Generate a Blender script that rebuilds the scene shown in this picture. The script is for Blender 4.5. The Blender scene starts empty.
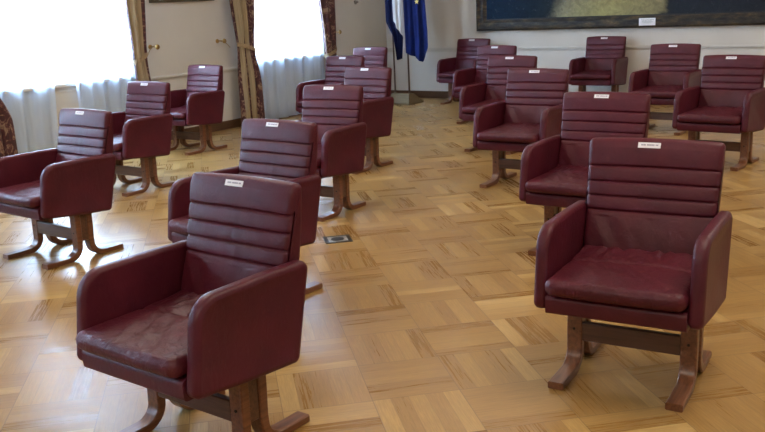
import bpy, bmesh, math, random
from mathutils import Vector, Matrix, noise
random.seed(7)
sc = bpy.context.scene
COL = sc.collection
PI = math.pi

# ------------------------------------------------------------------ camera
F = 1.46811 * 600
PITCH, ROLL, YAW = 0.23935, -0.04742, 0.62218
cam_d = bpy.data.cameras.new('camera')
cam_d.sensor_width = 36.0
cam_d.lens = 36.0 * F / 765.0
cam_d.clip_end = 200
cam = bpy.data.objects.new('camera', cam_d)
COL.objects.link(cam)
fw = Vector((0, math.cos(PITCH), -math.sin(PITCH)))
up = Vector((0, math.sin(PITCH), math.cos(PITCH)))
ri = Vector((1, 0, 0))
R = ri * math.cos(ROLL) + up * math.sin(ROLL)
U = -ri * math.sin(ROLL) + up * math.cos(ROLL)
mat = Matrix(((R.x, U.x, -fw.x), (R.y, U.y, -fw.y), (R.z, U.z, -fw.z))).to_4x4()
cam.matrix_world = Matrix.Translation((9.025, -12.956, 1.667)) @ Matrix.Rotation(YAW, 4, 'Z') @ mat
sc.camera = cam

# ------------------------------------------------------------------ world, lights, exposure
sc.view_settings.view_transform = 'Standard'
sc.view_settings.look = 'None'
sc.view_settings.gamma = 1
sc.view_settings.use_curve_mapping = False
sc.view_settings.exposure = 0.42
SKY = 36.0
FILL = 80.0  # power of the added warm fill lights under the ceiling
w = bpy.data.worlds.new('world')
sc.world = w
w.use_nodes = True
nt = w.node_tree
nt.nodes.clear()
wo = nt.nodes.new('ShaderNodeOutputWorld')
bg = nt.nodes.new('ShaderNodeBackground')
bg.inputs['Strength'].default_value = SKY
tc = nt.nodes.new('ShaderNodeTexCoord')
sx = nt.nodes.new('ShaderNodeSeparateXYZ')
cr = nt.nodes.new('ShaderNodeValToRGB')
mr = nt.nodes.new('ShaderNodeMapRange')
mr.inputs['From Min'].default_value = -1
mr.inputs['From Max'].default_value = 1
nt.links.new(tc.outputs['Generated'], sx.inputs[0])
nt.links.new(sx.outputs['Z'], mr.inputs['Value'])
nt.links.new(mr.outputs[0], cr.inputs[0])
e = cr.color_ramp.elements
e[0].position = 0.40; e[0].color = (0.22, 0.25, 0.28, 1)
e[1].position = 0.52; e[1].color = (0.60, 0.79, 1.0, 1)
x = cr.color_ramp.elements.new(1.0); x.color = (0.42, 0.66, 1.0, 1)
nt.links.new(cr.outputs[0], bg.inputs[0])
nt.links.new(bg.outputs[0], wo.inputs[0])


def area(name, loc, rot, sx_, sy_, power, col, portal=False):
    l = bpy.data.lights.new(name, 'AREA')
    l.shape = 'RECTANGLE'; l.size = sx_; l.size_y = sy_; l.energy = power; l.color = col
    if portal:
        l.cycles.is_portal = True
    o = bpy.data.objects.new(name, l)
    o.location = loc; o.rotation_euler = rot
    COL.objects.link(o)
    return o

WINY = [(-3.47, -1.85), (-7.45, -5.65), (-11.4, -9.6), (-15.4, -13.6)]
SILL, HEAD = 0.90, 3.55
for a, b in WINY:
    area('window_daylight', (-0.30, (a + b) / 2, (SILL + HEAD) / 2), (0, -PI / 2, 0), HEAD - SILL, b - a, 1, (1, 1, 1), True)
for lx, ly, k in ((4.0, -3.8, 0.35), (9.0, -3.5, 0.9), (3.5, -9.0, 1.0), (9.0, -9.0, 1.0), (7.5, -14.5, 1.0)):
    area('ceiling_fill_light', (lx, ly, 4.1), (0, 0, 0), 2.4, 2.4, FILL * k, (1.0, 0.88, 0.74))  # unseen warm fill added to brighten the room, no lamp fixtures


# ------------------------------------------------------------------ helpers
def link(name, me, m=None, parent=None, kind=None):
    o = bpy.data.objects.new(name, me)
    COL.objects.link(o)
    if m:
        me.materials.append(m)
    if parent:
        o.parent = parent
    if kind:
        o['kind'] = kind
    return o

def mesh_of(bm, name, smooth=True, ang=40):
    bmesh.ops.recalc_face_normals(bm, faces=bm.faces)
    me = bpy.data.meshes.new(name)
    bm.to_mesh(me); bm.free()
    if smooth:
        me.polygons.foreach_set('use_smooth', [True] * len(me.polygons))
        try:
            me.set_sharp_from_angle(angle=math.radians(ang))
        except Exception:
            pass
    return me

def obj(name, bm, m, parent=None, kind=None, smooth=True, ang=40):
    return link(name, mesh_of(bm, name, smooth, ang), m, parent, kind)

def add_box(bm, lo, hi, bev=0.0, seg=2):
    r = bmesh.ops.create_cube(bm, size=1)
    vs = r['verts']
    for v in vs:
        v.co = Vector([(lo[i] + hi[i]) / 2 + v.co[i] * (hi[i] - lo[i]) for i in range(3)])
    if bev:
        es = list({e for v in vs for e in v.link_edges})
        bmesh.ops.bevel(bm, geom=es, offset=bev, segments=seg, affect='EDGES', profile=0.5)

def box(lo, hi, bev=0.0, seg=2):
    bm = bmesh.new(); add_box(bm, lo, hi, bev, seg); return bm

def add_cyl(bm, p0, p1, r0, r1=None, n=16):
    r1 = r0 if r1 is None else r1
    p0, p1 = Vector(p0), Vector(p1)
    d = p1 - p0
    q = d.to_track_quat('Z', 'Y').to_matrix().to_4x4()
    bmesh.ops.create_cone(bm, cap_ends=True, segments=n, radius1=r0, radius2=r1, depth=d.length,
                          matrix=Matrix.Translation((p0 + p1) / 2) @ q)

def add_lathe(bm, prof, origin=(0, 0, 0), axis='Z', n=24):
    rings = []
    for r, z in prof:
        ring = []
        for i in range(n):
            a = 2 * PI * i / n
            p = (r * math.cos(a), r * math.sin(a), z)
            if axis == 'X':
                p = (z, r * math.cos(a), r * math.sin(a))
            ring.append(bm.verts.new(Vector(p) + Vector(origin)))
        rings.append(ring)
    for a, b in zip(rings, rings[1:]):
        for i in range(n):
            bm.faces.new((a[i], a[(i + 1) % n], b[(i + 1) % n], b[i]))
    bm.faces.new(rings[0]); bm.faces.new(rings[-1])

def add_tube(bm, pts, r, n=10):
    rings = []
    pts = [Vector(p) for p in pts]
    for i, p in enumerate(pts):
        t = (pts[min(i + 1, len(pts) - 1)] - pts[max(i - 1, 0)]).normalized()
        a = t.orthogonal().normalized() if i == 0 else (prev - t * prev.dot(t)).normalized()
        prev = a
        b = t.cross(a)
        rr = r[i] if isinstance(r, (list, tuple)) else r
        rings.append([bm.verts.new(p + (a * math.cos(2 * PI * k / n) + b * math.sin(2 * PI * k / n)) * rr) for k in range(n)])
    for a, b in zip(rings, rings[1:]):
        for i in range(n):
            bm.faces.new((a[i], a[(i + 1) % n], b[(i + 1) % n], b[i]))
    bm.faces.new(rings[0]); bm.faces.new(rings[-1])

def tag(o, label, cat, group=None):
    o['label'] = label; o['category'] = cat
    if group: o['group'] = group
    return o

def thing(name, loc, rz, label, cat, group=None):
    o = bpy.data.objects.new(name, None)
    o.empty_display_size = 0.1
    COL.objects.link(o)
    o.location = loc; o.rotation_euler = (0, 0, rz)
    return tag(o, label, cat, group)


# ------------------------------------------------------------------ node material helper
class NM:
    def __init__(self, name):
        self.m = bpy.data.materials.new(name); self.m.use_nodes = True
        self.t = self.m.node_tree; self.t.nodes.clear()
        self.out = self.t.nodes.new('ShaderNodeOutputMaterial')
    def n(self, typ, **kw):
        x = self.t.nodes.new(typ)
        for k, v in kw.items():
            setattr(x, k, v)
        return x
    def set(self, sock, v):
        if isinstance(v, bpy.types.NodeSocket): self.t.links.new(v, sock)
        else: sock.default_value = v
    def math(self, op, a, b=0.0, c=0.0):
        x = self.n('ShaderNodeMath', operation=op)
        self.set(x.inputs[0], a); self.set(x.inputs[1], b); self.set(x.inputs[2], c)
        return x.outputs[0]
    def coords(self, kind='Object'):
        return self.n('ShaderNodeTexCoord').outputs[kind]
    def mapping(self, vec, scale=(1, 1, 1), rot=(0, 0, 0), loc=(0, 0, 0)):
        x = self.n('ShaderNodeMapping')
        self.set(x.inputs['Vector'], vec)
        x.inputs['Scale'].default_value = scale; x.inputs['Rotation'].default_value = rot; x.inputs['Location'].default_value = loc
        return x.outputs[0]
    def noise(self, vec, scale=5.0, detail=3.0, rough=0.5, dist=0.0):
        x = self.n('ShaderNodeTexNoise')
        self.set(x.inputs['Vector'], vec)
        x.inputs['Scale'].default_value = scale; x.inputs['Detail'].default_value = detail
        x.inputs['Roughness'].default_value = rough; x.inputs['Distortion'].default_value = dist
        return x.outputs['Fac']
    def ramp(self, fac, stops, interp='LINEAR'):
        x = self.n('ShaderNodeValToRGB')
        self.set(x.inputs[0], fac)
        el = x.color_ramp.elements
        x.color_ramp.interpolation = interp
        while len(el) > 1: el.remove(el[-1])
        el[0].position = stops[0][0]; el[0].color = (*stops[0][1], 1)
        for p, c in stops[1:]:
            k = el.new(p); k.color = (*c, 1)
        return x.outputs[0]
    def mix(self, fac, a, b, mode='MIX'):
        x = self.n('ShaderNodeMix', data_type='RGBA', blend_type=mode)
        self.set(x.inputs[0], fac)
        self.set(x.inputs[6], a if isinstance(a, bpy.types.NodeSocket) else (*a, 1))
        self.set(x.inputs[7], b if isinstance(b, bpy.types.NodeSocket) else (*b, 1))
        return x.outputs[2]
    def bump(self, h, strength=0.3, dist=0.01, normal=None):
        x = self.n('ShaderNodeBump')
        self.set(x.inputs['Height'], h)
        x.inputs['Strength'].default_value = strength; x.inputs['Distance'].default_value = dist
        if normal is not None: self.set(x.inputs['Normal'], normal)
        return x.outputs[0]
    def pbr(self, col, rough=0.5, metal=0.0, normal=None, **kw):
        p = self.n('ShaderNodeBsdfPrincipled')
        self.set(p.inputs['Base Color'], col if isinstance(col, bpy.types.NodeSocket) else (*col, 1))
        self.set(p.inputs['Roughness'], rough); self.set(p.inputs['Metallic'], metal)
        if normal is not None: self.set(p.inputs['Normal'], normal)
        for k, v in kw.items():
            self.set(p.inputs[k.replace('_', ' ')], v)
        self.t.links.new(p.outputs[0], self.out.inputs[0])
        return self.m

def plain(name, col, rough=0.5, metal=0.0, var=0.12, scale=12.0):
    n = NM(name)
    f = n.noise(n.coords(), scale, 3)
    c = n.ramp(f, [(0.3, tuple(v * (1 - var) for v in col)), (0.7, tuple(min(1, v * (1 + var)) for v in col))])
    return n.pbr(c, rough, metal)

def m_leather(name='oxblood_leather', wk=0.35, worn_amt=0.35):
    n = NM(name)
    co = n.coords()
    big = n.noise(co, 5.0, 3, 0.55)
    c = n.ramp(big, [(0.3, (0.056, 0.0048, 0.0118)), (0.7, (0.088, 0.0082, 0.0175))])
    worn = n.noise(co, 22.0, 4, 0.7)
    c = n.mix(n.ramp(worn, [(0.60, (0, 0, 0)), (0.80, (worn_amt,) * 3)]), c, (0.15, 0.034, 0.036))
    wr = n.noise(n.mapping(co, (1, 1, 0.6)), 26.0, 3, 0.6, 1.2)
    v = n.n('ShaderNodeTexVoronoi'); n.set(v.inputs['Vector'], co); v.inputs['Scale'].default_value = 420.0
    b1 = n.bump(v.outputs['Distance'], 0.12, 0.001)
    b2 = n.bump(wr, wk, 0.006, b1)
    r = n.math('MULTIPLY_ADD', big, 0.12, 0.38)
    return n.pbr(c, r, 0, b2, Specular_IOR_Level=0.33)

def m_wood(name, c0, c1, rough=0.35, axis=1):
    n = NM(name)
    s = [60, 60, 60]; s[axis] = 3.0
    g = n.noise(n.mapping(n.coords(), tuple(s)), 1.0, 4, 0.6, 0.4)
    c = n.ramp(g, [(0.3, c0), (0.7, c1)])
    return n.pbr(c, rough, 0, n.bump(g, 0.1, 0.001))

M = {}
M['leather'] = m_leather()
M['soft'] = m_leather('creased_oxblood_leather', 0.9, 0.9)
M['wood'] = m_wood('walnut_laminate', (0.090, 0.032, 0.013), (0.23, 0.092, 0.040), 0.3)
M['wood_x'] = m_wood('walnut_board', (0.055, 0.024, 0.013), (0.13, 0.060, 0.032), 0.35, 0)
M['bolt'] = plain('dark_bolt', (0.02, 0.016, 0.014), 0.4, 0.6)
M['crease'] = plain('dark_seam', (0.03, 0.006, 0.008), 0.6)
M['brass'] = plain('aged_brass', (0.40, 0.26, 0.10), 0.3, 1.0)
M['ink'] = plain('grey_ink', (0.33, 0.31, 0.38), 0.7)
M['paper'] = plain('white_paper', (0.86, 0.85, 0.86), 0.6, 0, 0.03)

# parquet: basket weave laid diagonally to the walls
def m_parquet():
    n = NM('oak_basket_parquet')
    T = 0.3871; ANG = math.radians(45.9)
    co = n.coords()
    s = n.n('ShaderNodeSeparateXYZ'); n.set(s.inputs[0], co)
    X = n.math('SUBTRACT', s.outputs[0], 6.3686); Y = n.math('SUBTRACT', s.outputs[1], -9.6252)
    ca, sa = math.cos(ANG) / T, math.sin(ANG) / T
    u = n.math('ADD', n.math('MULTIPLY', X, ca), n.math('MULTIPLY', Y, sa))
    v = n.math('SUBTRACT', n.math('MULTIPLY', Y, ca), n.math('MULTIPLY', X, sa))
    iu, iv = n.math('FLOOR', u), n.math('FLOOR', v)
    fu, fv = n.math('SUBTRACT', u, iu), n.math('SUBTRACT', v, iv)
    chk = n.math('FLOORED_MODULO', n.math('ADD', iu, iv), 2.0)      # 0: strips along u
    def sel(a, b):   # a when chk=0, b when chk=1
        return n.math('ADD', n.math('MULTIPLY', a, n.math('SUBTRACT', 1.0, chk)), n.math('MULTIPLY', b, chk))
    across = sel(fv, fu); along = sel(u, v)
    ns = 5.0
    st = n.math('MULTIPLY', across, ns)
    k = n.math('FLOOR', st); fs = n.math('SUBTRACT', st, k)
    cmb = n.n('ShaderNodeCombineXYZ')
    n.set(cmb.inputs[0], n.math('MULTIPLY_ADD', iu, 7.13, k)); n.set(cmb.inputs[1], n.math('MULTIPLY', iv, 3.37)); n.set(cmb.inputs[2], chk)
    wn = n.n('ShaderNodeTexWhiteNoise', noise_dimensions='3D'); n.set(wn.inputs['Vector'], cmb.outputs[0])
    c2 = n.n('ShaderNodeCombineXYZ')
    n.set(c2.inputs[0], n.math('FLOOR', n.math('MULTIPLY', iu, 1.0))); n.set(c2.inputs[1], iv); n.set(c2.inputs[2], 3.3)
    wt = n.n('ShaderNodeTexWhiteNoise', noise_dimensions='3D'); n.set(wt.inputs['Vector'], c2.outputs[0])
    c3 = n.n('ShaderNodeCombineXYZ')
    n.set(c3.inputs[0], n.math('MULTIPLY', along, 1.1)); n.set(c3.inputs[1], n.math('MULTIPLY', across, 26.0)); n.set(c3.inputs[2], n.math('MULTIPLY', wn.outputs[0], 40.0))
    g = n.noise(c3.outputs[0], 1.3, 4, 0.6, 0.35)
    c4 = n.n('ShaderNodeCombineXYZ')
    n.set(c4.inputs[0], n.math('MULTIPLY', along, 5.0)); n.set(c4.inputs[1], n.math('MULTIPLY', across, 70.0)); n.set(c4.inputs[2], n.math('MULTIPLY', wn.outputs[0], 40.0))
    g2 = n.noise(c4.outputs[0], 1.0, 3, 0.6, 0.3)
    tone = n.math('ADD', n.math('MULTIPLY', wn.outputs[0], 0.78), n.math('MULTIPLY', wt.outputs[0], 0.22))
    c = n.ramp(tone, [(0.0, (0.280, 0.146, 0.041)), (0.30, (0.340, 0.188, 0.056)), (0.70, (0.400, 0.234, 0.075)), (1.0, (0.54, 0.35, 0.132))])
    gm = n.math('ADD', n.math('MULTIPLY', g, 0.50), n.math('MULTIPLY', g2, 0.65))
    gm = n.ramp(gm, [(0.36, (0.74, 0.70, 0.63)), (0.54, (0.86, 0.84, 0.81)), (0.74, (1.04, 1.04, 1.02))])
    c = n.mix(1.0, c, gm, 'MULTIPLY')
    # joints
    e1 = n.math('MINIMUM', fs, n.math('SUBTRACT', 1.0, fs))
    j1 = n.math('LESS_THAN', e1, 0.022)
    e2 = n.math('MINIMUM', n.math('MINIMUM', fu, n.math('SUBTRACT', 1.0, fu)), n.math('MINIMUM', fv, n.math('SUBTRACT', 1.0, fv)))
    j2 = n.math('LESS_THAN', e2, 0.006)
    j = n.math('MINIMUM', 1.0, n.math('ADD', n.math('MULTIPLY', j1, 0.28), n.math('MULTIPLY', j2, 0.45)))
    c = n.mix(j, c, (0.13, 0.065, 0.028))
    wob = n.noise(co, 2.2, 2)
    r = n.math('ADD', 0.22, n.math('ADD', n.math('MULTIPLY', g, 0.10), n.math('MULTIPLY', wn.outputs[0], 0.06)))
    h = n.math('ADD', n.math('MULTIPLY', wn.outputs[0], 0.5), n.math('MULTIPLY', g2, 0.5))
    nb = n.bump(h, 0.05, 0.002)
    nb = n.bump(wob, 0.10, 0.02, nb)
    return n.pbr(c, r, 0, nb, Specular_IOR_Level=0.28)
M['floor'] = m_parquet()

def m_wall(name, col):
    n = NM(name)
    co = n.coords()
    f = n.noise(co, 1.3, 4)
    c = n.ramp(f, [(0.3, tuple(v * 0.95 for v in col)), (0.7, tuple(v * 1.04 for v in col))])
    t = n.noise(n.mapping(co, (1, 1, 6)), 30, 3)
    return n.pbr(c, 0.75, 0, n.bump(t, 0.15, 0.002))
M['wall'] = m_wall('beige_wallcovering', (0.64, 0.595, 0.52))
M['dado'] = m_wall('cream_dado_paint', (0.66, 0.63, 0.57))
M['ceil'] = m_wall('white_ceiling', (0.80, 0.78, 0.73))
M['trim'] = plain('cream_moulding', (0.60, 0.56, 0.49), 0.5, 0, 0.04)
M['oak'] = m_wood('oak_skirting', (0.075, 0.036, 0.016), (0.14, 0.070, 0.032), 0.4)
M['white'] = plain('white_window_paint', (0.80, 0.80, 0.78), 0.4, 0, 0.03)
n = NM('window_glass')
tr = n.n('ShaderNodeBsdfTransparent'); gl = n.n('ShaderNodeBsdfGlossy'); gl.inputs['Roughness'].default_value = 0.03
mx = n.n('ShaderNodeMixShader'); mx.inputs[0].default_value = 0.06
n.t.links.new(tr.outputs[0], mx.inputs[1]); n.t.links.new(gl.outputs[0], mx.inputs[2]); n.t.links.new(mx.outputs[0], n.out.inputs[0])
M['glass'] = n.m
n = NM('sheer_voile')
tr = n.n('ShaderNodeBsdfTransparent'); tl = n.n('ShaderNodeBsdfTranslucent'); df = n.n('ShaderNodeBsdfDiffuse')
tl.inputs[0].default_value = (0.74, 0.86, 1.0, 1); df.inputs[0].default_value = (0.70, 0.80, 0.95, 1)
m1 = n.n('ShaderNodeMixShader'); m1.inputs[0].default_value = 0.5
m2 = n.n('ShaderNodeMixShader')
vf = n.noise(n.mapping(n.coords(), (1, 3, 0.4)), 8, 3)
n.set(m2.inputs[0], n.math('MULTIPLY_ADD', vf, 0.12, 0.72))
n.t.links.new(tl.outputs[0], m1.inputs[1]); n.t.links.new(df.outputs[0], m1.inputs[2])
n.t.links.new(tr.outputs[0], m2.inputs[1]); n.t.links.new(m1.outputs[0], m2.inputs[2]); n.t.links.new(m2.outputs[0], n.out.inputs[0])
M['sheer'] = n.m

# ------------------------------------------------------------------ room shell
XR, YN, HC = 12.2, -17.0, 4.3
obj('floor', box((-0.4, YN - 0.2, -0.1), (XR + 0.2, 0.2, 0.0)), M['floor'], kind='structure', smooth=False)
obj('ceiling', box((-0.4, YN - 0.2, HC), (XR + 0.2, 0.2, HC + 0.1)), M['ceil'], kind='structure', smooth=False)
obj('wall_back', box((-0.4, 0.0, 0.0), (XR + 0.2, 0.2, HC)), M['wall'], kind='structure', smooth=False)
obj('wall_right', box((XR, YN, 0.0), (XR + 0.2, 0.0, HC)), M['wall'], kind='structure', smooth=False)
obj('wall_front', box((-0.4, YN - 0.2, 0.0), (XR + 0.2, YN, HC)), M['wall'], kind='structure', smooth=False)
bm = bmesh.new()
edges = [YN] + [v for ab in sorted(WINY) for v in ab] + [0.0]
for i in range(0, len(edges), 2):
    add_box(bm, (-0.4, edges[i], 0), (0, edges[i + 1], HC))
for a, b in WINY:
    add_box(bm, (-0.4, a, 0), (0, b, SILL)); add_box(bm, (-0.4, a, HEAD), (0, b, HC))
obj('wall_left', bm, M['wall'], kind='structure', smooth=False)

# chair rail, skirting and dado facing
RZ = 0.83
def rail_bm(segs, along):
    bm = bmesh.new()
    for a, b in segs:
        for z0, z1, d in ((RZ - 0.045, RZ - 0.025, 0.008), (RZ - 0.014, RZ + 0.014, 0.028), (RZ + 0.012, RZ + 0.022, 0.012)):
            if along == 'x': add_box(bm, (a, -d, z0), (b, 0, z1), 0.003, 1)
            else: add_box(bm, (0, a, z0), (d, b, z1), 0.003, 1)
    return bm
def dado_bm(segs, along):
    bm = bmesh.new()
    for a, b in segs:
        if along == 'x': add_box(bm, (a, -0.004, 0.1), (b, 0, RZ - 0.03))
        else: add_box(bm, (0, a, 0.1), (0.004, b, RZ - 0.03))
    return bm
def skirt_bm(segs, along):
    bm = bmesh.new()
    for a, b in segs:
        if along == 'x': add_box(bm, (a, -0.022, 0), (b, 0, 0.12), 0.004, 1)
        else: add_box(bm, (0, a, 0), (0.022, b, 0.12), 0.004, 1)
    return bm
piers = [(edges[i], edges[i + 1]) for i in range(0, len(edges), 2)]
obj('trim_1', rail_bm([(0, XR)], 'x'), M['trim'], kind='structure')
obj('trim_2', rail_bm(piers, 'y'), M['trim'], kind='structure')
obj('trim_3', dado_bm([(0, XR)], 'x'), M['dado'], kind='structure', smooth=False)
obj('trim_4', dado_bm([(YN, 0)], 'y'), M['dado'], kind='structure', smooth=False)
obj('baseboard_back', skirt_bm([(0, XR)], 'x'), M['oak'], kind='structure')
obj('baseboard_left', skirt_bm([(YN, 0)], 'y'), M['oak'], kind='structure')

# windows
for i, (a, b) in enumerate(WINY):
    bm = bmesh.new()
    x0, x1 = -0.24, -0.18
    for lo, hi in (((x0, a, SILL), (x1, a + 0.07, HEAD)), ((x0, b - 0.07, SILL), (x1, b, HEAD)),
                   ((x0, a, SILL), (x1, b, SILL + 0.07)), ((x0, a, HEAD - 0.07), (x1, b, HEAD)),
                   ((x0, (2 * a + b) / 3 - 0.035, SILL), (x1, (2 * a + b) / 3 + 0.035, HEAD)), ((x0, (a + 2 * b) / 3 - 0.035, SILL), (x1, (a + 2 * b) / 3 + 0.035, HEAD)), ((x0, a, 2.75), (x1, b, 2.82))):
        add_box(bm, lo, hi, 0.005, 1)
    wd = obj('window_%d' % (i + 1), bm, M['white'], kind='structure')
    obj('window_pane', box((-0.215, a + 0.06, SILL + 0.06), (-0.209, b - 0.06, HEAD - 0.06)), M['glass'], wd, smooth=False)
    obj('window_sill', box((-0.2, a - 0.06, SILL - 0.035), (0.05, b + 0.06, SILL + 0.004), 0.006), M['white'], wd)
    if i < 2:
        bm = bmesh.new()
        add_box(bm, (0.0, a - 0.03, RZ - 0.03), (0.02, b + 0.03, RZ - 0.005), 0.003, 1)
        obj('sill_apron', bm, M['trim'], wd)

# ------------------------------------------------------------------ the leather armchair
def ring_extrude(bm, pts, rings, fn=None):
    """pts: closed 2D outline (y,z); rings: (x, inset, extra)"""
    n = len(pts)
    nor = []
    for i in range(n):
        a, b = Vector(pts[i - 1]), Vector(pts[(i + 1) % n])
        t = (b - a).normalized()
        nor.append(Vector((-t.y, t.x)))       # inward for CCW outline
    area_ = sum(pts[i][0] * pts[(i + 1) % n][1] - pts[(i + 1) % n][0] * pts[i][1] for i in range(n))
    s = 1 if area_ > 0 else -1
    vr = []
    for x, ins in rings:
        ring = []
        for p, q in zip(pts, nor):
            c = Vector(p) + q * s * ins
            co = Vector((x, c.x, c.y))
            if fn: co = fn(co)
            ring.append(bm.verts.new(co))
        vr.append(ring)
    for a, b in zip(vr, vr[1:]):
        for i in range(n):
            bm.faces.new((a[i], a[(i + 1) % n], b[(i + 1) % n], b[i]))
    bm.faces.new(vr[0]); bm.faces.new(vr[-1])

def arc(cx, cz, r, a0, a1, n):
    return [(cx + r * math.cos(math.radians(a0 + (a1 - a0) * k / n)), cz + r * math.sin(math.radians(a0 + (a1 - a0) * k / n))) for k in range(n + 1)]

def rounded_rings(x0, x1, r, nseg=5, bulge=0.0):
    out = []
    for k in range(nseg + 1):
        t = PI / 2 * k / nseg
        out.append((x0 + r - r * math.cos(PI / 2 - (PI / 2 - t)) if False else x0 + r * (1 - math.sin(t)), r * (1 - math.cos(t))))
    out = out[::-1]        # from cap (inset r, x0) to full outline
    res = [(x0, r)]
    res = [(x, i) for x, i in out]
    other = [(x0 + x1 - x, i) for x, i in out[::-1]]
    return res + other

def resample(pts, step):
    out = []
    n = len(pts)
    for i in range(n):
        a, b = Vector(pts[i]), Vector(pts[(i + 1) % n])
        k = max(1, int((b - a).length / step))
        for j in range(k):
            out.append(tuple(a.lerp(b, j / k)))
    return out

def side_panel_mesh(s):
    pts = []
    pts += arc(-0.272, 0.392, 0.036, 185, 262, 4)              # front bottom
    pts += [(-0.04, 0.330)]
    pts += arc(0.200, 0.345, 0.032, 265, 345, 5)               # rear bottom
    pts += arc(0.272, 0.672, 0.038, -8, 92, 6)                 # rear top
    pts += [(0.10, 0.714)]
    pts += arc(-0.165, 0.600, 0.112, 92, 172, 10)              # rounded front top
    pts = resample(pts, 0.03)
    bm = bmesh.new()
    rg = rounded_rings(0.289, 0.348, 0.021, 5)
    # piping ridge on the outer edge and a slightly padded outer face
    full = []
    for x, i in rg:
        full.append((x, i))
    full = full[:-1] + [(0.3475, 0.0175), (0.3500, 0.0225), (0.3485, 0.028)]
    ring_extrude(bm, pts, [(s * x, i) for x, i in full])
    return mesh_of(bm, 'side_panel', ang=60)

def smooth_noise(p, sc_):
    return noise.noise(Vector(p) * sc_)

def backrest_mesh():
    # front profile (y,z) bottom -> top, with four creases
    def yf(z): return 0.182 + (z - 0.48) * 0.262
    creases = [0.684, 0.745, 0.809, 0.876]
    zs = [0.40 + 0.0045 * i for i in range(126)]
    front = []
    for z in zs:
        y = yf(z)
        for c in creases:
            y += 0.008 * math.exp(-((z - c) / 0.0036) ** 2)
        bnd = [0.684, 0.745, 0.809, 0.876, 1.01]
        for a, b in zip(bnd, bnd[1:]):
            if a < z < b:
                t = (z - a) / (b - a)
                y -= (0.004 if b < 1 else 0.006) * math.sin(PI * t) ** 0.6
        if z < 0.684:
            t = max(0, (z - 0.44)) / 0.244
            y -= 0.012 * math.sin(PI * min(1, t)) ** 0.8
        front.append((y, z))
    top = arc(0.336, 0.966, 0.027, 168, 20, 8)
    rear = [(0.358, 0.93), (0.346, 0.80), (0.332, 0.70), (0.300, 0.60), (0.245, 0.46), (0.215, 0.38)]
    pts = resample([p for p in front if p[1] < 0.962] + top + rear, 0.02)
    bm = bmesh.new()
    hw = 0.2865; r = 0.020
    ring = [(-hw + r * (1 - math.sin(PI / 2 * k / 6)), r * (1 - math.cos(PI / 2 * k / 6))) for k in range(6, -1, -1)]
    mids = [(-hw + r + (2 * hw - 2 * r) * k / 36, 0.0) for k in range(1, 36)]
    rings = ring + mids + [(-x, i) for x, i in ring[::-1]]
    def fn(co):
        u = co.x / hw
        co.x *= 1 + 0.045 * max(0.0, min(1.0, (co.z - 0.66) / 0.32)) ** 0.7
        zt = max(0, (co.z - 0.45) / 0.55)
        co.z += (0.006 + 0.011 * (1 - u * u)) * zt ** 3
        fr = 1 if co.y < yf(co.z) + 0.03 else 0
        if fr:
            co.y -= 0.010 * (1 - u ** 4)
            # leather gathers between the creases
            if 0.46 < co.z < 0.87:
                a = math.exp(-((u - 0.12) / 0.35) ** 2)
                co.y += 0.0028 * a * noise.noise(Vector((co.x * 42, co.z * 5, 2.0)))
            if co.z < 0.66:
                co.y += 0.004 * noise.noise(Vector((co.x * 16 + co.z * 10, co.z * 7, 7.0)))
        return co
    # caps: pull the ends in
    ring_extrude(bm, pts, rings, fn)
    return mesh_of(bm, 'backrest', ang=70)

def cushion_mesh():
    nx, ny, nz = 60, 60, 8
    bm = bmesh.new()
    L = (0.289, 0.275, 0.036); ctr = Vector((0, -0.068, 0.470)); r = 0.032
    bmesh.ops.create_grid(bm, x_segments=1, y_segments=1, size=1)
    bm.clear()
    seen = {}
    def V(i, j, k):
        key = (i, j, k)
        if key not in seen:
            p = Vector((-1 + 2 * i / nx, -1 + 2 * j / ny, -1 + 2 * k / nz))
            q = Vector((p.x * L[0], p.y * L[1], p.z * L[2]))
            inn = Vector([max(-(L[a] - r), min(L[a] - r, q[a])) for a in range(3)])
            d = q - inn
            if d.length > 1e-9:
                q = inn + d.normalized() * r * min(1, max(abs(d.x), abs(d.y), abs(d.z)) / r)
            u, v = p.x, p.y
            if p.z > 0:
                f = p.z
                q.z += f * (0.010 * (1 - u ** 4) * (1 - abs(v) ** 3))
                # rises towards the back
                q.z += f * 0.024 * max(0, (v - 0.2) / 0.8) ** 2
                # sagging seam line across the rear third
                q.z -= f * 0.011 * 0.8 * math.exp(-((v - 0.22 + 0.10 * u * u) / 0.035) ** 2)
                fr = max(0.0, -v)
                q.z += f * 0.006 * (1 - u * u) * noise.noise(Vector((u * 8 + v * 5, v * 3.0, 1.7)))
                bk = max(0.0, min(1.0, (v - 0.20) / 0.2))
                q.z += f * bk * 0.009 * noise.noise(Vector((u * 11, v * 2.0, 5.1)))
            q.y -= 0.012 * (1 - u ** 4) if v < -0.9 else 0
            seen[key] = bm.verts.new(q + ctr)
        return seen[key]
    for i in range(nx):
        for j in range(ny):
            bm.faces.new((V(i, j, 0), V(i, j + 1, 0), V(i + 1, j + 1, 0), V(i + 1, j, 0)))
            bm.faces.new((V(i, j, nz), V(i + 1, j, nz), V(i + 1, j + 1, nz), V(i, j + 1, nz)))
    for i in range(nx):
        for k in range(nz):
            bm.faces.new((V(i, 0, k), V(i + 1, 0, k), V(i + 1, 0, k + 1), V(i, 0, k + 1)))
            bm.faces.new((V(i, ny, k), V(i, ny, k + 1), V(i + 1, ny, k + 1), V(i + 1, ny, k)))
    for j in range(ny):
        for k in range(nz):
            bm.faces.new((V(0, j, k), V(0, j, k + 1), V(0, j + 1, k + 1), V(0, j + 1, k)))
            bm.faces.new((V(nx, j, k), V(nx, j + 1, k), V(nx, j + 1, k + 1), V(nx, j, k + 1)))
    return mesh_of(bm, 'seat_cushion', ang=80)

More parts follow.
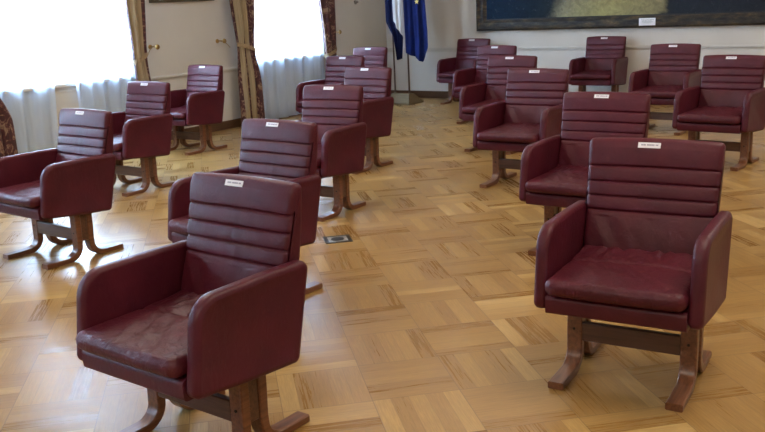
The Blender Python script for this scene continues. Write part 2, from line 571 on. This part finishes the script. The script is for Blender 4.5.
def shell_mesh():
    pts = arc(-0.296, 0.362, 0.016, 180, 265, 3) + [(0.0, 0.335)] + arc(0.20, 0.345, 0.02, 268, 350, 3) + [(0.245, 0.44)] + arc(-0.292, 0.406, 0.022, 90, 180, 4)
    bm = bmesh.new()
    ring_extrude(bm, resample(pts, 0.04), [(-0.290, 0.01), (-0.2895, 0.0), (-0.15, 0), (0, 0), (0.15, 0), (0.2895, 0.0), (0.290, 0.01)])
    return mesh_of(bm, 'seat_shell', ang=50)

def bent_leg_mesh(sx_, sy_):
    """laminated L-shaped piece: post coming down, bending out to a foot; sy_ -1 front, +1 rear"""
    if sy_ < 0:
        path = [(-0.022, 0.338, 0.046), (-0.022, 0.24, 0.045), (-0.024, 0.135, 0.043)]
        c = (-0.114, 0.107); r = 0.090; th = 0.038
        path += [(c[0] + r * math.cos(a), c[1] + r * math.sin(a), 0.042 - 0.006 * k / 8) for k, a in enumerate([-(PI / 2) * t / 8 for t in range(1, 9)])]
        path += [(-0.20, 0.0165, 0.033), (-0.296, 0.0165, 0.033)]
    else:
        path = [(0.073, 0.335, 0.046), (0.073, 0.24, 0.045), (0.070, 0.135, 0.043)]
        c = (0.162, 0.107); r = 0.090
        path += [(c[0] - r * math.cos(a), c[1] - r * math.sin(a), 0.042 - 0.006 * k / 8) for k, a in enumerate([(PI / 2) * t / 8 for t in range(1, 9)])]
        path += [(0.23, 0.0165, 0.033), (0.318, 0.0165, 0.033)]
    bm = bmesh.new()
    xa, xb = (0.214, 0.284) if sx_ > 0 else (-0.284, -0.214)
    rows = []
    for i, (y, z, th) in enumerate(path):
        a = path[max(0, i - 1)]; b = path[min(len(path) - 1, i + 1)]
        t = Vector((b[0] - a[0], b[1] - a[1])).normalized(); n_ = Vector((-t.y, t.x))
        p = Vector((y, z)); h = th / 2; bv = 0.005
        row = []
        for X_, o in ((xa + bv, -h), (xb - bv, -h), (xb, -h + bv), (xb, h - bv), (xb - bv, h), (xa + bv, h), (xa, h - bv), (xa, -h + bv)):
            q = p + n_ * o
            row.append(bm.verts.new((X_, q.x, max(0.0, q.y))))
        rows.append(row)
    for a, b in zip(rows, rows[1:]):
        for i in range(8):
            bm.faces.new((a[i], a[(i + 1) % 8], b[(i + 1) % 8], b[i]))
    bm.faces.new(rows[0]); bm.faces.new(rows[-1])
    return mesh_of(bm, 'leg', ang=35)

def bolt_mesh(sx_, sy_):
    bm = bmesh.new()
    xm = 0.249 * sx_
    y = -0.0455 if sy_ < 0 else 0.0965
    for z in (0.192,):
        add_cyl(bm, (xm, y, z), (xm, y + 0.003 * sy_, z), 0.0065, n=12)
    return mesh_of(bm, 'bolt_cap')

def label_bm():
    bm = box((-0.050, -0.0012, -0.0125), (0.050, 0.0012, 0.0125))
    return bm
def label_text_bm():
    bm = bmesh.new()
    rnd = random.Random(3)
    x = -0.036
    while x < 0.034:
        wd_ = rnd.uniform(0.003, 0.0065)
        add_box(bm, (x, -0.0019, -0.002), (x + wd_, -0.0011, 0.0045))
        x += wd_ + (0.0015 if rnd.random() < 0.8 else 0.005)
    return bm

def make_chair():
    t = thing('leather_armchair', (0, 0, 0), 0, '', 'armchair', 'burgundy leather armchairs in the hall')
    link('backrest', backrest_mesh(), M['leather'], t)
    link('seat_cushion', cushion_mesh(), M['soft'], t)
    link('seat_shell', shell_mesh(), M['leather'], t)
    link('armrest', side_panel_mesh(1), M['leather'], t)
    link('armrest', side_panel_mesh(-1), M['leather'], t)
    for sx_ in (-1, 1):
        for sy_ in (-1, 1):
            lg = link('leg', bent_leg_mesh(sx_, sy_), M['wood'], t)
            link('bolt_cap', bolt_mesh(sx_, sy_), M['bolt'], lg)
    bm = bmesh.new()
    add_box(bm, (-0.216, -0.042, 0.136), (0.216, -0.012, 0.224), 0.004, 1)
    obj('stretcher', bm, M['wood_x'], t)
    for s in (-1, 1):
        a, b = sorted((s * 0.222, s * 0.276))
        obj('spacer_block', box((a, 0.000, 0.13), (b, 0.051, 0.337), 0.003, 1), M['wood_x'], t)
    lb = obj('name_label', label_bm(), M['paper'], t)
    lb.location = (-0.018, 0.2960, 0.981); lb.rotation_euler = (math.radians(-25), 0, 0)
    obj('label_lettering', label_text_bm(), M['ink'], lb)
    return t

def dup(root):
    r = root.copy(); COL.objects.link(r)
    for ch in list(root.children):
        c = ch.copy(); COL.objects.link(c); c.parent = r
        for g in list(ch.children):
            d = g.copy(); COL.objects.link(d); d.parent = c
    return r

CH = [
 (7.776, -9.365, 4.9, 'large burgundy armchair in the right foreground, its whole front, legs and feet in view'),
 (6.520, -10.762, -1.7, 'nearest burgundy leather armchair at lower left, one front foot cut by the bottom photo edge'),
 (3.552, -9.312, -2.5, 'burgundy leather armchair by the nearer window, left arm cut by the left photo edge'),
 (5.460, -9.361, -2.9, 'burgundy armchair directly behind the nearest lower-left one, mostly hidden by its back'),
 (6.835, -7.595, 0.9, 'burgundy armchair right behind the large right foreground one, its left arm showing'),
 (5.519, -5.865, 0.8, 'third burgundy armchair of the right diagonal row, full seat seen beside the bare aisle'),
 (4.452, -4.274, -0.0, 'fourth burgundy armchair of the right diagonal row, third from the blue flags'),
 (3.253, -2.390, -2.0, 'fifth burgundy armchair of the right diagonal row, between the dark corner one and the fourth'),
 (1.855, -0.520, -0.2, 'darkest burgundy armchair against the back wall, just right of the blue flags'),
 (6.818, -4.311, -4.5, 'burgundy armchair at the right photo edge, its right arm cut off'),
 (5.707, -2.467, -0.5, 'burgundy armchair just left of and behind the one cut by the right photo edge'),
 (4.103, -0.520, 1.9, 'burgundy armchair against the back wall below the painting, left of its white caption plaque'),
 (2.118, -7.495, -0.3, 'burgundy armchair before the right end of the nearer window, its back against the gold drape'),
 (0.924, -5.593, -2.0, 'burgundy armchair against the window wall under the small framed picture'),
 (4.426, -7.480, 2.6, 'third burgundy armchair of the centre-left diagonal row, directly beyond the brass floor box'),
 (3.524, -5.771, -2.1, 'fourth burgundy armchair of the centre-left diagonal row, one rear foot showing on the aisle'),
 (2.049, -4.219, -0.4, 'burgundy armchair before the farther window, left arm seen against the sheer curtain'),
 (1.192, -2.462, 2.0, 'farthest burgundy armchair of the centre-left row, nearest the corner, only its back showing'),
]
proto = make_chair()
for i, (cx, cy, rz, lab) in enumerate(CH):
    o = proto if i == 0 else dup(proto)
    o.location = (cx, cy, 0); o.rotation_euler = (0, 0, math.radians(rz))
    o['label'] = lab

# ------------------------------------------------------------------ curtains
def m_drape():
    n = NM('gold_and_burgundy_drape')
    uv = n.coords('UV')
    s = n.n('ShaderNodeSeparateXYZ'); n.set(s.inputs[0], uv)
    st = s.outputs[0]
    g1 = n.math('LESS_THAN', n.math('ABSOLUTE', n.math('SUBTRACT', st, 0.23)), 0.09)
    g2 = n.math('LESS_THAN', n.math('ABSOLUTE', n.math('SUBTRACT', st, 0.52)), 0.045)
    gold_mask = n.math('MAXIMUM', g1, g2)
    co = n.mapping(uv, (1.6, 4.2, 1))
    nz = n.noise(co, 7.0, 4, 0.7, 1.5)
    flor = n.ramp(nz, [(0.44, (0.050, 0.012, 0.014)), (0.53, (0.10, 0.022, 0.024)), (0.60, (0.30, 0.20, 0.13))])
    g = n.noise(n.mapping(uv, (30, 3, 1)), 3.0, 3)
    gold = n.ramp(g, [(0.3, (0.25, 0.18, 0.095)), (0.7, (0.42, 0.32, 0.18))])
    return n.pbr(n.mix(gold_mask, flor, gold), 0.6, 0, n.bump(nz, 0.1, 0.002), Sheen_Weight=0.1)
M['drape'] = m_drape()
M['drape_tie'] = plain('gold_tieback_cloth', (0.34, 0.24, 0.13), 0.6, 0, 0.3, 30)

def sheet(prof, z0, z1, nu, nv, ur=(0, 1)):
    """prof(u,v)->(x,y,z); closed thin shell with UV"""
    bm = bmesh.new(); uvl = bm.loops.layers.uv.new('UVMap')
    g = [[bm.verts.new(prof(i / nu, j / nv)) for j in range(nv + 1)] for i in range(nu + 1)]
    for i in range(nu):
        for j in range(nv):
            f = bm.faces.new((g[i][j], g[i + 1][j], g[i + 1][j + 1], g[i][j + 1]))
            for l, (a, b) in zip(f.loops, ((i, j), (i + 1, j), (i + 1, j + 1), (i, j + 1))):
                l[uvl].uv = (ur[0] + (ur[1] - ur[0]) * a / nu, b / nv)
    return bm

def solid(o, th):
    md = o.modifiers.new('thickness', 'SOLIDIFY'); md.thickness = th; md.offset = 0
    return o

def lerpk(z, keys):
    for (za, a), (zb, b) in zip(keys, keys[1:]):
        if z <= za and z >= zb:
            t = (za - z) / (za - zb); t = t * t * (3 - 2 * t)
            return a + (b - a) * t
    return keys[-1][1]

def drape(ya, yb, tie_a, tie_b, bot_a, bot_b, folds, label, seed, tiez=1.12, ur=(0, 1), tilt=0.05):
    """keys for left and right edge along Y at top, tie, bottom"""
    t = thing('drape', (0.20, (ya + yb) / 2, 0), 0, label, 'curtain', 'gold and burgundy tied drapes')
    oy = (ya + yb) / 2
    top = 3.7
    def prof(u, v):
        z = top * (1 - v) + 0.012
        A = lerpk(z, [(top + 1, ya), (2.1, ya), (tiez, tie_a), (0.55, bot_a), (-1, bot_a)])
        B = lerpk(z, [(top + 1, yb), (2.1, yb), (tiez, tie_b), (0.55, bot_b), (-1, bot_b)])
        wdt = B - A
        amp = 0.045 * min(1, wdt / 0.35)
        pin = 0.55 + 0.45 * min(1, abs(z - tiez) / 0.35)
        ph = 2 * PI * folds * u + seed + 0.3 * math.sin(z * 1.5 + seed)
        x_ = amp * pin * math.cos(ph) + 0.008 * math.sin(9 * u + 3 * z)
        y_ = A + wdt * u + 0.018 * math.sin(ph * 1.0 + 1.0)
        return (x_, y_ - oy, z)
    o = solid(obj('curtain_panel', sheet(prof, 0, 0, 64, 70, ur), M['drape'], t, ang=180), 0.004)
    # tieback: a flat band wrapped round the gathered cloth, one end towards the wall hook
    bm = bmesh.new()
    yc = (tie_a + tie_b) / 2 - oy; hw = (tie_b - tie_a) / 2 + 0.015
    N = 40; rows = []
    for k in range(N):
        a = 2 * PI * k / N
        X_ = 0.068 * math.cos(a); Y_ = yc + hw * math.sin(a)
        zc = tiez + tilt * (-math.sin(a))
        rows.append([bm.verts.new((X_ * sc_, yc + (Y_ - yc) * sc_, zc + dz)) for sc_, dz in ((1, -0.028), (1.03, 0), (1, 0.028), (0.95, 0))])
    for k in range(N):
        a, b = rows[k], rows[(k + 1) % N]
        for i in range(4):
            bm.faces.new((a[i], a[(i + 1) % 4], b[(i + 1) % 4], b[i]))
    obj('tieback', bm, M['drape_tie'], t)
    return t

drape(-8.14, -7.70, -8.06, -7.70, -8.02, -7.50, 3, 'striped gold and burgundy drape at the far left edge, left of the nearer window', 0.3)
drape(-5.78, -5.50, -5.73, -5.54, -5.72, -5.50, 2, 'narrow gold drape at the right side of the nearer window, beside the brass holdback', 1.2, ur=(0.10, 0.36), tilt=-0.05)
drape(-3.99, -3.53, -3.90, -3.59, -3.93, -3.50, 3, 'gold and burgundy striped drape at the left side of the farther window', 2.0)
drape(-2.10, -1.74, -1.97, -1.72, -1.97, -1.70, 2, 'dark patterned drape at the right side of the farther window', 0.9, 0.92, (0.56, 1.0), -0.05)

def sheer(ya, yb, folds, label, seed, group='white sheer curtains', edge=None):
    def prof(u, v):
        z = 3.66 * (1 - v) + 0.02
        B = yb(z) if callable(yb) else yb
        A = ya(z) if callable(ya) else ya
        y_ = A + (B - A) * u
        ph = folds * 2 * PI * u + 0.8 * math.sin(3 * u + seed)
        x_ = 0.026 * math.sin(ph) + 0.012 * math.sin(0.6 * ph + seed) + 0.005 * math.sin(2.3 * ph + seed) + 0.075
        return (x_ + 0.012 * math.sin(z * 2 + u * 5), y_, z)
    bm = sheet(prof, 0, 0, 160, 12)
    o = obj('sheer_curtain', bm, M['sheer'], None, ang=180)
    tag(o, label, 'curtain', group)
    return o
sheer(-7.78, lambda z: -6.85 + 0.045 * z, 4, 'white sheer curtain panel at the left of the nearer window, left of the gap', 0.4)
sheer(lambda z: -6.52 - 0.035 * z, -5.64, 5, 'white sheer curtain panel at the right of the nearer window, right of the gap', 1.4)
sheer(-3.60, -1.86, 8, 'white sheer curtain across the whole farther window', 2.2)
for (a, b), lab in zip(WINY[2:], ('white sheer curtain on the third window, left of the photo frame', 'white sheer curtain on the fourth window, behind the viewer')):
    sheer(a - 0.1, b + 0.1, 13, lab, 2.2)

# curtain rods
for a, b, lab in ((-8.2, -5.3, 'brass curtain rod above the nearer window'), (-4.05, -1.55, 'brass curtain rod above the farther window')):
    t = thing('curtain_rod', (0.14, (a + b) / 2, 3.74), 0, lab, 'curtain rod')
    bm = bmesh.new(); h = (b - a) / 2
    add_cyl(bm, (0, -h, 0), (0, h, 0), 0.016)
    obj('rod', bm, M['brass'], t)
    for s in (-1, 1):
        bm = bmesh.new(); add_lathe(bm, [(0.01, -0.03), (0.03, -0.01), (0.035, 0.01), (0.02, 0.035), (0.004, 0.045)], (0, s * (h + 0.02), 0), 'Z')
        obj('finial', bm, M['brass'], t)
        bm = bmesh.new(); add_box(bm, (-0.12, s * (h - 0.1) - 0.01, -0.012), (0, s * (h - 0.1) + 0.01, 0.012), 0.003)
        obj('bracket', bm, M['brass'], t)

# holdbacks: rosette on the wall, stem and round knob, small arm to the tieback
def holdback(y, z, toward, label):
    t = thing('curtain_holdback', (0, y, z), 0, label, 'curtain holdback', 'brass curtain holdbacks')
    bm = bmesh.new(); add_lathe(bm, [(0.030, 0.0), (0.030, 0.006), (0.018, 0.012)], (0, 0, 0), 'X')
    obj('rosette', bm, M['brass'], t)
    bm = bmesh.new(); add_tube(bm, [(0.008, 0, 0), (0.06, 0, 0.003), (0.125, toward * 0.01, 0)], 0.008)
    obj('stem', bm, M['brass'], t)
    bm = bmesh.new(); add_lathe(bm, [(0.010, 0.118), (0.026, 0.124), (0.034, 0.138), (0.028, 0.152), (0.008, 0.160)], (0, 0, 0), 'X')
    obj('knob', bm, M['brass'], t)
    bm = bmesh.new(); add_tube(bm, [(0.05, 0, 0), (0.07, toward * 0.05, -0.01), (0.09, toward * 0.10, -0.05), (0.10, toward * 0.14, -0.10)], 0.006)
    obj('tie_cord', bm, M['drape_tie'], t)
holdback(-5.29, 1.23, -1, 'brass curtain holdback knob right of the nearer window, below the small framed picture')
holdback(-4.10, 1.23, 1, 'brass curtain holdback knob just left of the farther window')
holdback(-1.50, 1.21, -1, 'brass curtain holdback knob just right of the farther window')

# ------------------------------------------------------------------ painting on the back wall
def m_frame():
    n = NM('mottled_gilt_frame')
    f = n.noise(n.mapping(n.coords(), (1.0, 1, 3)), 5.0, 5, 0.7)
    c = n.ramp(f, [(0.35, (0.012, 0.011, 0.011)), (0.52, (0.040, 0.034, 0.026)), (0.66, (0.11, 0.080, 0.038)), (0.80, (0.22, 0.155, 0.07))])
    return n.pbr(c, 0.45, 0.15)
M['frame'] = m_frame()
def m_canvas():
    n = NM('oil_painting')
    co = n.coords()
    s = n.n('ShaderNodeSeparateXYZ'); n.set(s.inputs[0], co)
    nz = n.noise(co, 2.3, 6, 0.7, 0.6)
    xx = n.math('ADD', s.outputs[0], n.math('MULTIPLY_ADD', nz, 0.5, -0.25))
    xx = n.math('SUBTRACT', xx, n.math('MULTIPLY', n.math('SUBTRACT', s.outputs[2], 1.3), 0.55))
    t = n.math('DIVIDE', n.math('SUBTRACT', xx, 1.85), 6.5)
    base = n.ramp(t, [(0.0, (0.004, 0.022, 0.055)), (0.14, (0.004, 0.015, 0.032)), (0.185, (0.014, 0.024, 0.032)), (0.215, (0.30, 0.28, 0.17)), (0.32, (0.42, 0.38, 0.16)),
                      (0.450, (0.30, 0.26, 0.13)), (0.470, (0.020, 0.026, 0.035)), (1.0, (0.03, 0.035, 0.045))])
    d = n.noise(co, 9.0, 6, 0.75, 1.0)
    det = n.ramp(d, [(0.35, (0.30, 0.30, 0.34)), (0.55, (0.75, 0.75, 0.75)), (0.7, (1.3, 1.3, 1.2))])
    c = n.mix(0.55, base, det, 'MULTIPLY')
    spots = n.ramp(n.noise(co, 14.0, 5, 0.8), [(0.60, (0, 0, 0)), (0.70, (0.25, 0.25, 0.25))])
    c = n.mix(spots, c, (0.28, 0.30, 0.33))
    return n.pbr(c, 0.6, 0, n.bump(d, 0.2, 0.003), Specular_IOR_Level=0.15)
M['canvas'] = m_canvas()
PX0, PX1, PZ0, PZ1 = 1.845, 8.6, 1.115, 3.85
fw_ = 0.165
t = thing('painting', ((PX0 + PX1) / 2, 0, PZ0), 0, 'huge framed painting in dark blue and yellow ochre on the back wall', 'painting')
ox, oz = (PX0 + PX1) / 2, PZ0
bm = bmesh.new()
prof = [(0.0, 0.0), (0.0, -0.07), (0.03, -0.085), (0.07, -0.06), (0.12, -0.07), (0.15, -0.045), (fw_ + 0.008, -0.035), (fw_ + 0.008, 0.0)]
rings = []
for d, y in prof:
    rings.append([bm.verts.new((xx - ox, y, zz - oz)) for xx, zz in ((PX0 + d, PZ0 + d), (PX1 - d, PZ0 + d), (PX1 - d, PZ1 - d), (PX0 + d, PZ1 - d))])
for a, b in zip(rings, rings[1:]):
    for i in range(4):
        bm.faces.new((a[i], a[(i + 1) % 4], b[(i + 1) % 4], b[i]))
obj('picture_frame', bm, M['frame'], t, ang=20)
cv = obj('canvas', box((PX0 + fw_, -0.035, PZ0 + fw_), (PX1 - fw_, -0.01, PZ1 - fw_)), M['canvas'], t, smooth=False)
cv.location = (-ox, 0, -oz)
obj('inner_slip', box((PX0 + fw_ - ox, -0.037, fw_), (PX1 - fw_ - ox, -0.034, fw_ + 0.02)), plain('black_slip', (0.01, 0.01, 0.01)), t)
pq = obj('caption_plaque', box((4.545 - ox, -0.094, 0.030), (4.785 - ox, -0.087, 0.135), 0.001), M['paper'], t)
bm = bmesh.new()
for k, (z, hw) in enumerate(((0.110, 0.085), (0.094, 0.07), (0.080, 0.08), (0.066, 0.06))):
    rnd = random.Random(k); xx = 4.665 - ox - hw
    while xx < 4.665 - ox + hw:
        l = rnd.uniform(0.008, 0.022); add_box(bm, (xx, -0.0955, z - 0.0035), (xx + l, -0.094, z + 0.0035)); xx += l + 0.005
obj('plaque_lettering', bm, plain('pale_ink', (0.30, 0.36, 0.34)), pq)

# small picture on the window wall
t = thing('framed_picture', (0, -4.675, 1.775), 0, 'small dark framed picture on the window wall, only its bottom edge in view', 'picture')
bm = bmesh.new()
for lo, hi in (((0, -0.56, 0), (0.035, 0.56, 0.06)), ((0, -0.56, 0.84), (0.035, 0.56, 0.90)), ((0, -0.56, 0.06), (0.035, -0.50, 0.84)), ((0, 0.50, 0.06), (0.035, 0.56, 0.84))):
    add_box(bm, lo, hi, 0.006)
obj('picture_frame', bm, plain('dark_olive_frame', (0.10, 0.085, 0.055), 0.4, 0.2), t)
obj('print', box((0.002, -0.51, 0.05), (0.015, 0.51, 0.85)), plain('faded_print', (0.35, 0.30, 0.22), 0.6, 0, 0.5, 3), t)

# small wall bracket high on the window wall
t = thing('wall_sensor', (0, -0.86, 1.665), 0, 'small grey fitting high on the window wall near the corner', 'wall fitting')
bm = bmesh.new(); add_lathe(bm, [(0.035, 0), (0.035, 0.01), (0.02, 0.03), (0.012, 0.06)], (0, 0, 0), 'X')
obj('housing', bm, plain('grey_fitting', (0.32, 0.30, 0.26), 0.4, 0.3), t)
bm = bmesh.new(); add_box(bm, (0.02, -0.07, 0.005), (0.05, 0.02, 0.022), 0.004)
obj('arm', bm, plain('grey_fitting_arm', (0.25, 0.23, 0.20), 0.4, 0.3), t)

# ------------------------------------------------------------------ flags in the corner
FX, FY = 0.83, -0.80
PDX = (-0.14, 0.14)
t = thing('flag_stand', (FX, FY, 0), math.radians(0), 'pale wooden stepped stand holding the two flagpoles in the corner', 'flag stand')
M['stand'] = m_wood('pale_oak_stand', (0.13, 0.095, 0.045), (0.23, 0.17, 0.09), 0.45, 0)
bm = bmesh.new()
def frustum(bm, w0, d0, w1, d1, z0, z1):
    a = [bm.verts.new((sx_ * w0, sy_ * d0, z0)) for sx_, sy_ in ((-1, -1), (1, -1), (1, 1), (-1, 1))]
    b = [bm.verts.new((sx_ * w1, sy_ * d1, z1)) for sx_, sy_ in ((-1, -1), (1, -1), (1, 1), (-1, 1))]
    for i in range(4): bm.faces.new((a[i], a[(i + 1) % 4], b[(i + 1) % 4], b[i]))
    bm.faces.new(a); bm.faces.new(b)
frustum(bm, 0.27, 0.22, 0.27, 0.22, 0.0, 0.03)
frustum(bm, 0.26, 0.21, 0.18, 0.08, 0.03, 0.16)
obj('base', bm, M['stand'], t, smooth=False)
for px in PDX:
    bm = bmesh.new()
    add_lathe(bm, [(0.032, 0.15), (0.032, 0.165), (0.024, 0.175), (0.017, 0.175)], (px, 0, 0), 'Z')
    obj('pole_socket', bm, M['stand'], t)

def m_flag(name, fn):
    n = NM(name); return n, n.coords('UV')
n = NM('navy_and_white_flag')
uv = n.coords('UV'); s = n.n('ShaderNodeSeparateXYZ'); n.set(s.inputs[0], uv)
msk = n.math('MULTIPLY', n.math('GREATER_THAN', s.outputs[0], 0.48), n.math('LESS_THAN', s.outputs[1], n.math('MULTIPLY_ADD', s.outputs[0], 0.30, 0.50)))
c = n.mix(msk, (0.004, 0.008, 0.048), (0.62, 0.62, 0.60))
M['flag_a'] = n.pbr(c, 0.8, 0, n.bump(n.noise(uv, 60, 2), 0.05, 0.001), Specular_IOR_Level=0.15)
n = NM('deep_blue_flag')
f = n.noise(n.coords(), 8, 3)
M['flag_b'] = n.pbr(n.ramp(f, [(0.3, (0.003, 0.008, 0.060)), (0.7, (0.005, 0.013, 0.095))]), 0.8, 0, Specular_IOR_Level=0.15)
M['pole'] = m_wood('dark_flagpole_wood', (0.045, 0.025, 0.014), (0.10, 0.06, 0.035), 0.4, 2)

def flagpole(dx, label, edges_, m, seed, star=False):
    t = thing('flagpole', (FX + dx, FY, 0.178), 0, label, 'flag', 'flags in the corner stand')
    bm = bmesh.new(); add_cyl(bm, (0, 0, 0.0), (0, 0, 2.3), 0.014, n=12)
    obj('pole', bm, M['pole'], t)
    bm = bmesh.new(); add_lathe(bm, [(0.012, 2.3), (0.03, 2.32), (0.022, 2.36), (0.03, 2.40), (0.003, 2.48)])
    obj('finial', bm, M['brass'], t)
    def prof(u, v):
        # edges_: list of (v, left x, right x, bottom skew)
        for (v0, a0, b0), (v1, a1, b1) in zip(edges_, edges_[1:]):
            if v0 <= v <= v1 + 1e-9:
                k = (v - v0) / (v1 - v0); A = a0 + (a1 - a0) * k; B = b0 + (b1 - b0) * k; break
        zt = 2.46; zb = 0.92 + (0.0 if not star else 0.0)
        lo = edges_bot(u)
        z = zt + (lo - zt) * v
        x_ = A + (B - A) * u - dx
        y_ = -0.035 + 0.035 * math.sin(u * 13 + seed + 1.2 * math.sin(v * 2.2)) * (0.35 + 0.65 * v) + 0.012 * math.sin(u * 31 + v * 3)
        return (x_, y_, z - 0.178)
    edges_bot = (lambda u: 0.84 - 0.16 * u / 0.75 if u < 0.75 else 0.68 + 0.27 * (u - 0.75) / 0.25) if star else (lambda u: 0.71 + 0.02 * u)
    o = solid(obj('flag_cloth', sheet(prof, 0, 0, 60, 50), m, t, ang=180), 0.003)
    if star:
        bm = bmesh.new()
        for (u, v) in ((0.70, 0.47), (0.50, 0.36), (0.85, 0.34), (0.60, 0.25)):
            c0 = Vector(prof(u, v)); c0.y -= 0.012
            vs = []
            for k in range(10):
                r_ = 0.045 if k % 2 == 0 else 0.018
                a = PI / 2 + k * PI / 5
                vs.append((c0.x + r_ * math.cos(a), c0.z + r_ * math.sin(a)))
            fr = [bm.verts.new((x_, c0.y, z_)) for x_, z_ in vs]; bk = [bm.verts.new((x_, c0.y + 0.006, z_)) for x_, z_ in vs]
            bm.faces.new(fr); bm.faces.new(bk)
            for i in range(10): bm.faces.new((fr[i], fr[(i + 1) % 10], bk[(i + 1) % 10], bk[i]))
        obj('gold_star', bm, plain('gold_star_print', (0.65, 0.48, 0.10)), o, smooth=False)
    return t
flagpole(-0.14, 'navy and white flag hanging from the left pole in the corner', [(0, -0.12, 0.05), (0.45, -0.27, 0.06), (0.65, -0.27, 0.07), (0.78, -0.13, 0.06), (1.0, -0.04, 0.02)], M['flag_a'], 0.4)
flagpole(0.14, 'deep blue flag with gold stars hanging from the right pole in the corner', [(0, 0.10, 0.30), (0.45, 0.095, 0.51), (0.85, 0.12, 0.55), (1.0, 0.12, 0.55)], M['flag_b'], 1.9, True)

# ------------------------------------------------------------------ floor box
t = thing('floor_socket', (5.152, -8.127, 0), math.radians(45.9), 'small square brass floor box with a round black centre set in the parquet', 'floor socket')
bm = bmesh.new()
a, b, h = 0.098, 0.070, 0.004
for lo, hi in (((-a, -a, 0), (a, -b, h)), ((-a, b, 0), (a, a, h)), ((-a, -b, 0), (-b, b, h)), ((b, -b, 0), (a, b, h))):
    add_box(bm, lo, hi, 0.001, 1)
obj('frame', bm, plain('dark_bronze', (0.022, 0.016, 0.010), 0.5, 0.2), t)
obj('cover_plate', box((-b, -b, 0), (b, b, 0.003)), plain('worn_steel', (0.50, 0.46, 0.42), 0.35, 0.6, 0.3, 30), t)
bm = bmesh.new(); add_lathe(bm, [(0.048, 0.003), (0.048, 0.0055), (0.040, 0.0065), (0.012, 0.005)])
obj('socket_cap', bm, plain('black_cap', (0.012, 0.011, 0.011), 0.5), t)
